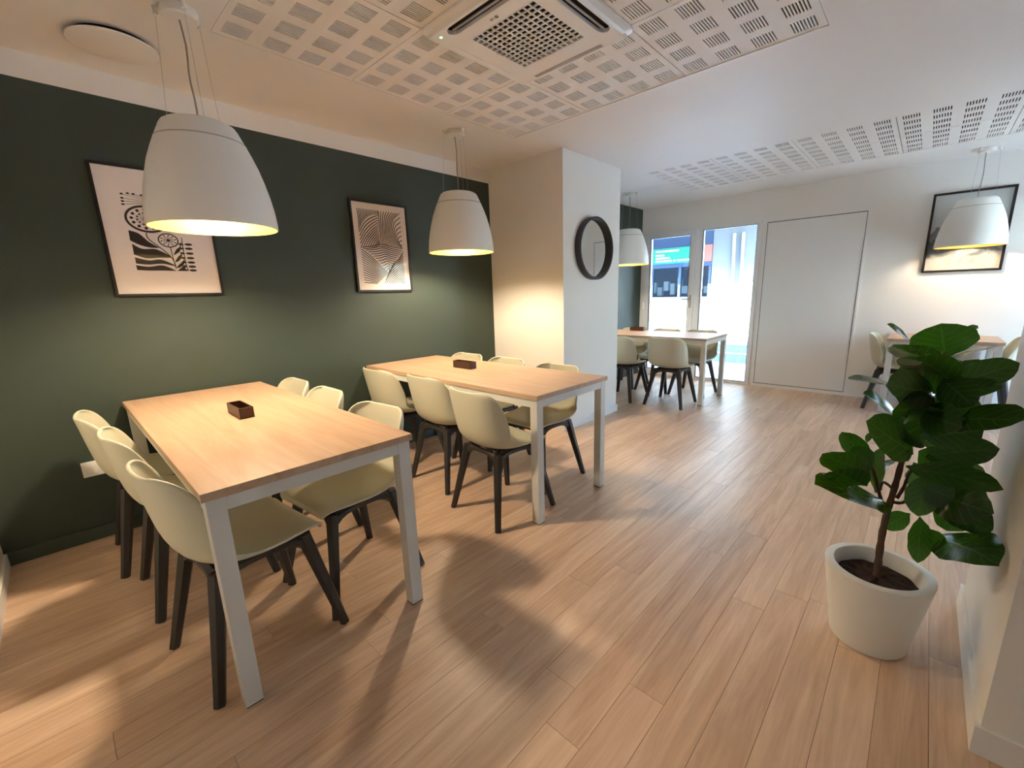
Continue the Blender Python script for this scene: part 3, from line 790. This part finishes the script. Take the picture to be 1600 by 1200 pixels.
family([(0,.31),(0,.50),(.33,.50),(.45,.455)], [(.46,.065),(.46,.45)], 13, lambda f, s_, e_: [mix2(s_, e_, .3, .0, -.055*(1-f)), mix2(s_, e_, .65, .0, -.045*(1-f))])
family([(.48,.0),(1,.0),(1,.44)], [(.48,.44),(1,.485)], 15, lambda f, s_, e_: [(e_[0]-.05*f+(s_[0]-e_[0])*.35, e_[1]+(s_[1]-e_[1])*.78), (e_[0]-.03*f, e_[1]+(s_[1]-e_[1])*.40)], .0064)
family([(0,.51),(.12,.545),(.30,.64),(.48,.765),(.60,.83)], [(1,.495),(.92,.57),(.80,.66),(.70,.76),(.64,.83)], 12, lambda f, s_, e_: [mix2(s_, e_, .25, 0, -.020*(1-f)), mix2(s_, e_, .5, 0, -.052*(1-.6*f)), mix2(s_, e_, .75, 0, -.022*(1-f))])
family([(0,.53),(0,.98)], [(.60,.85),(.30,1)], 13, lambda f, s_, e_: [mix2(s_, e_, .35, 0, -.022*(1-f)), mix2(s_, e_, .7, 0, -.004)])
family([(1,.53),(1,1)], [(.62,.85),(.52,.92),(.47,1),(.97,1)], 14, lambda f, s_, e_: [mix2(s_, e_, .3, 0, .012*(1-f)), mix2(s_, e_, .65, -.01*(1-f), -.025*(1-f))])
g.build('print', m_ink, pic)

# abstract grey picture on the end wall
def landscape_mat():
    m = bpy.data.materials.new('abstract_landscape_print'); m.use_nodes = True; n, l = m.node_tree.nodes, m.node_tree.links
    b = n['Principled BSDF']; b.inputs['Roughness'].default_value = 0.4; b.inputs['Coat Weight'].default_value = 0.3; b.inputs['Coat Roughness'].default_value = .04
    tc = n.new('ShaderNodeTexCoord'); sp = n.new('ShaderNodeSeparateXYZ'); l.new(tc.outputs['Generated'], sp.inputs[0])
    mp = n.new('ShaderNodeMapping'); mp.inputs['Scale'].default_value = (1, 2.2, 3.4); l.new(tc.outputs['Generated'], mp.inputs[0])
    t_ = n.new('ShaderNodeTexNoise'); t_.inputs['Scale'].default_value = 1.7; t_.inputs['Detail'].default_value = 5; t_.inputs['Distortion'].default_value = 1.2
    l.new(mp.outputs[0], t_.inputs['Vector'])
    a = n.new('ShaderNodeMath'); a.operation = 'MULTIPLY_ADD'; a.inputs[1].default_value = 0.55; l.new(t_.outputs[0], a.inputs[0]); l.new(sp.outputs[2], a.inputs[2])
    r = n.new('ShaderNodeValToRGB'); e = r.color_ramp.elements
    e[0].position = .26; e[0].color = (*lin((190,186,178)), 1); e[1].position = 1.0; e[1].color = (*lin((196,198,196)), 1)
    for pos, c_ in ((.40,(170,166,158)), (.46,(150,150,148)), (.54,(96,102,106)), (.64,(70,78,84)), (.69,(128,132,132)), (.76,(100,106,108)), (.80,(190,192,190))):
        k = e.new(pos); k.color = (*lin(c_), 1)
    l.new(a.outputs[0], r.inputs[0]); l.new(r.outputs[0], b.inputs['Base Color']); return m
pic, P, slab = picture('framed_abstract_print', (XD, 0.079, 1.375), (0,-1,0), .565, .757, .020, .024, 'black framed grey abstract landscape behind the lamp on the end wall', (-1,0,0))
slab('print', landscape_mat(), .020, .545, .020, .737, .004, .010)

# ------------------------------------------------------------------ wall socket
s_ = empty('wall_socket', (0.055, YG, 0.405))
MB().box(-.075,.075,-.010,0,-.042,.042, bevel=.003).build('cover_plate', m_trim, s_)
for cx_ in (-.036, .036):
    so2 = MB(); so2.lathe([(.024,-.0105),(.024,-.004),(0,-.004)], 24, cx=cx_, cy=0, axis='y'); so2.build('socket_well', m_vane, s_)
    for dx in (-.008, .008): MB().lathe([(.003,-.0045),(0,-.0045)], 8, cx=cx_+dx, cy=0, axis='y').build('socket_hole', m_black, s_)
    MB().lathe([(.0235,-.0112),(.0255,-.0112),(.0255,-.010),(.0235,-.010)], 24, cx=cx_, cy=0, axis='y', close=True).build('socket_ring', m_trim, s_)
tag(s_, 'white double wall socket low on the green wall', 'socket')

# ------------------------------------------------------------------ small wooden trays on the tables
def tray(x, y, rz, label):
    t_ = empty('wooden_tray', (x, y, .75), rz); a, b, h, w_ = .030, .098, .050, .006
    MB().box(-a, a, -b, b, 0, .006).build('base', m_tray, t_)
    for s in (-1, 1):
        xa, xb = sorted((s*a, s*(a-w_))); MB().box(xa, xb, -b, b, .006, h, bevel=.0012).build('side', m_tray, t_)
        ya, yb = sorted((s*b, s*(b-w_))); MB().box(-a+w_, a-w_, ya, yb, .006, h, bevel=.0012).build('side', m_tray, t_)
    tag(t_, label, 'tray', 'dark wooden table trays')
tray(.543, 2.335, 0, 'dark wooden tray on the front table')
tray(2.040, 2.475, 0, 'dark wooden tray on the second table before the column')
tray(5.37, 2.83, 0, 'dark wooden tray on the table by the glazed door')

# ------------------------------------------------------------------ potted fiddle leaf fig
TX, TY = 1.845, 0.005
pl = empty('potted_fig', (TX, TY, 0))
MB().lathe([(0,0),(.108,0),(.114,.006),(.156,.284),(.155,.290),(.151,.292),(.130,.292),(.127,.288),(.119,.235),(0,.235)], 56).build('pot', m_pot, pl, smooth=True)
g = MB(); rs = random.Random(5)
g.lathe([(.1195,.236),(.105,.246),(.08,.249),(.05,.252),(.02,.255),(0,.256)], 28)
for vv in g.bm.verts: vv.co.z += rs.uniform(-.004,.005); 
g.build('soil', m_soil, pl)
HN = Vector((FW.x, FW.y, 0)).normalized()
def pp(u, v, off=0.0):
    """point seen at photo pixel (u,v) on the upright plane through the trunk, off metres deeper"""
    d = ray(u, v); o = off
    for _ in range(60):
        k = ((Vector((TX,TY,0))-EYE).dot(HN)+o)/d.dot(HN); q = EYE+d*k
        if q.y > PY+0.03 or q.x > PX1+.03: break
        o -= .02
    return q
def cp(a, b, off=0.0): return pp(1240+a/2.1417, 480+b/2.1417, off)
orig = Vector(pl.location)
def stem(name, pts, r0, r1):
    c_ = [Vector(p)-orig for p in pts]; n = len(c_)
    sm = []
    for i in range(n-1):
        for k in range(5): 
            t_ = k/5; a = c_[max(i-1,0)]; b = c_[i]; d = c_[i+1]; e_ = c_[min(i+2,n-1)]
            sm.append(.5*(2*b+(d-a)*t_+(2*a-5*b+4*d-e_)*t_*t_+(3*b-a-3*d+e_)*t_**3))
    sm.append(c_[-1]); m_ = len(sm)
    g = MB(); g.bar(sm, [(r0+(r1-r0)*i/(m_-1))*(1+.10*math.sin(i*2.1)) for i in range(m_)], seg=8)
    g.build(name, m_bark, pl, smooth=True)
stem('trunk', [cp(278,905), cp(285,840), cp(298,750), cp(318,670), cp(345,580), cp(370,490), cp(410,380), cp(450,280), cp(490,190), cp(505,150)], .0125, .006)
stem('branch', [cp(316,672), cp(295,650), cp(283,610), cp(270,560), cp(255,520)], .007, .004)
stem('branch', [cp(335,610), cp(300,585), cp(290,612)], .005, .004)
stem('branch', [cp(345,640), cp(370,600), cp(385,560), cp(400,545)], .006, .004)
stem('branch', [cp(325,650), cp(360,655), cp(400,640), cp(440,650)], .006, .004)
def leaf(base, tip, wpx, ob=0.0, ot=0.0, roll=0.0, droop=.10):
    B, T = cp(*base, ob), cp(*tip, ot); ax = T-B; L = ax.length; axn = ax.normalized()
    view = (EYE-(B+T)/2).normalized()
    side = axn.cross(view).normalized()                   # lies across the view
    wa = wpx/2.1417*0.00215
    wr = max(wa, L*.52)
    ang = math.acos(min(1, wa/wr))+roll                   # turn the blade until it shows that width
    if random.random() < .5 and roll == 0: ang = -ang
    side = Matrix.Rotation(ang, 3, axn) @ side; nrm = side.cross(axn).normalized()
    if nrm.z < 0: nrm = -nrm
    bm = bmesh.new(); uvl = bm.loops.layers.uv.new('UVMap'); NU, NV = 8, 12; grid = []
    ph = random.uniform(0, 6)
    for j in range(NV+1):
        t_ = j/NV
        if t_ < .06: hw = .03
        else:
            q = (t_-.06)/.94
            hw = (math.sin(PI*min(1, q**.80))**.62)*(.72+.36*q) if q < 1 else 0
            hw = max(hw, .012)
        row = []
        for i in range(NU+1):
            s = -1+2*i/NU
            wav = .05*math.sin(t_*13+ph+(1.4 if s > 0 else 0))*abs(s)**2
            hgt = (.10*abs(s)*hw + wav)*wr*.5 - droop*L*(t_-.35)**2 + .012*L*math.sin(t_*9+ph)
            row.append(bm.verts.new(B-orig+axn*(L*t_*(1-.0*abs(s)))+side*(s*hw*wr*.5*(1+.03*math.sin(t_*21+ph)))+nrm*hgt))
        grid.append(row)
    for j in range(NV):
        for i in range(NU):
            f = bm.faces.new((grid[j][i], grid[j][i+1], grid[j+1][i+1], grid[j+1][i])); f.smooth = True
            for lp_, (a, b) in zip(f.loops, ((i,j),(i+1,j),(i+1,j+1),(i,j+1))): lp_[uvl].uv = (a/NU, b/NV)
    me = bpy.data.meshes.new('leaf'); bm.to_mesh(me); bm.free(); me.materials.append(m_leaf)
    return link('leaf', me, pl)
LV = [((508,172),(492,54),190,.05,.06),((392,112),(318,54),16,0,0),((520,95),(614,68),26,.10,.12),((480,195),(332,118),78,0,-.05),((545,245),(368,150),100,-.04,-.10),
 ((500,185),(668,124),22,.05,.1),((520,262),(760,186),100,-.02,.0),((490,292),(692,262),70,-.06,-.08),((352,264),(186,231),18,0,0),((370,380),(246,284),26,-.02,-.06),
 ((480,290),(318,258),120,-.05,-.14),((480,335),(318,342),110,-.06,-.14),((500,385),(772,362),82,-.03,-.06),((402,495),(254,380),112,-.08,-.16),((420,430),(642,412),120,-.08,-.14),
 ((455,490),(695,474),100,-.06,-.1),((375,530),(700,600),88,-.02,-.08),((490,560),(640,535),86,.04,.06),((440,612),(664,690),160,.0,-.02),((490,765),(670,845),150,-.02,-.05),
 ((425,700),(418,858),72,-.03,-.08),((390,690),(298,738),74,.04,.06),((430,740),(505,806),64,-.03,-.06),((445,560),(415,700),100,-.02,-.05),
 ((255,535),(163,412),78,.02,.04),((255,560),(92,486),96,-.02,-.06),((322,664),(82,580),76,-.02,-.1),((245,600),(118,540),88,-.03,-.1),((272,622),(286,470),54,.03,.05),
 ((282,480),(342,452),34,.06,.1),((282,545),(337,505),30,.06,.1),((245,452),(258,418),22,.06,.08),((255,545),(200,462),84,.0,-.01),
 ((430,240),(360,190),90,.0,.0),((450,330),(560,300),120,.02,.08),((420,400),(330,350),110,.05,.1),((440,460),(560,470),120,.03,.08),((400,520),(470,620),110,.02,.06),
 ((470,230),(600,210),110,.05,.12),((430,420),(480,330),120,.02,-.12),((460,300),(420,200),110,.04,.14),((520,640),(640,760),120,.06,.1),((430,600),(540,640),110,-.05,-.10),
 ((420,350),(560,400),120,-.06,-.18),((500,240),(600,330),110,-.05,-.16),
 ((460,330),(630,330),120,-.02,-.10),((440,300),(350,300),130,-.03,-.08),((430,400),(350,430),130,-.04,-.10),((470,420),(600,450),130,.0,.02),((440,500),(620,520),110,.0,-.04),((420,480),(520,540),110,.02,.0),
 ((520,220),(690,230),110,.02,.06),((440,200),(560,260),110,-.04,-.06),((470,650),(600,740),130,-.02,-.06),((500,600),(650,640),100,.03,.04)]
for (b_, t_, w_, ob, ot) in LV: leaf(b_, t_, w_, ob, ot)
tag(pl, 'fiddle leaf fig with dark green leaves in a white round pot', 'plant')
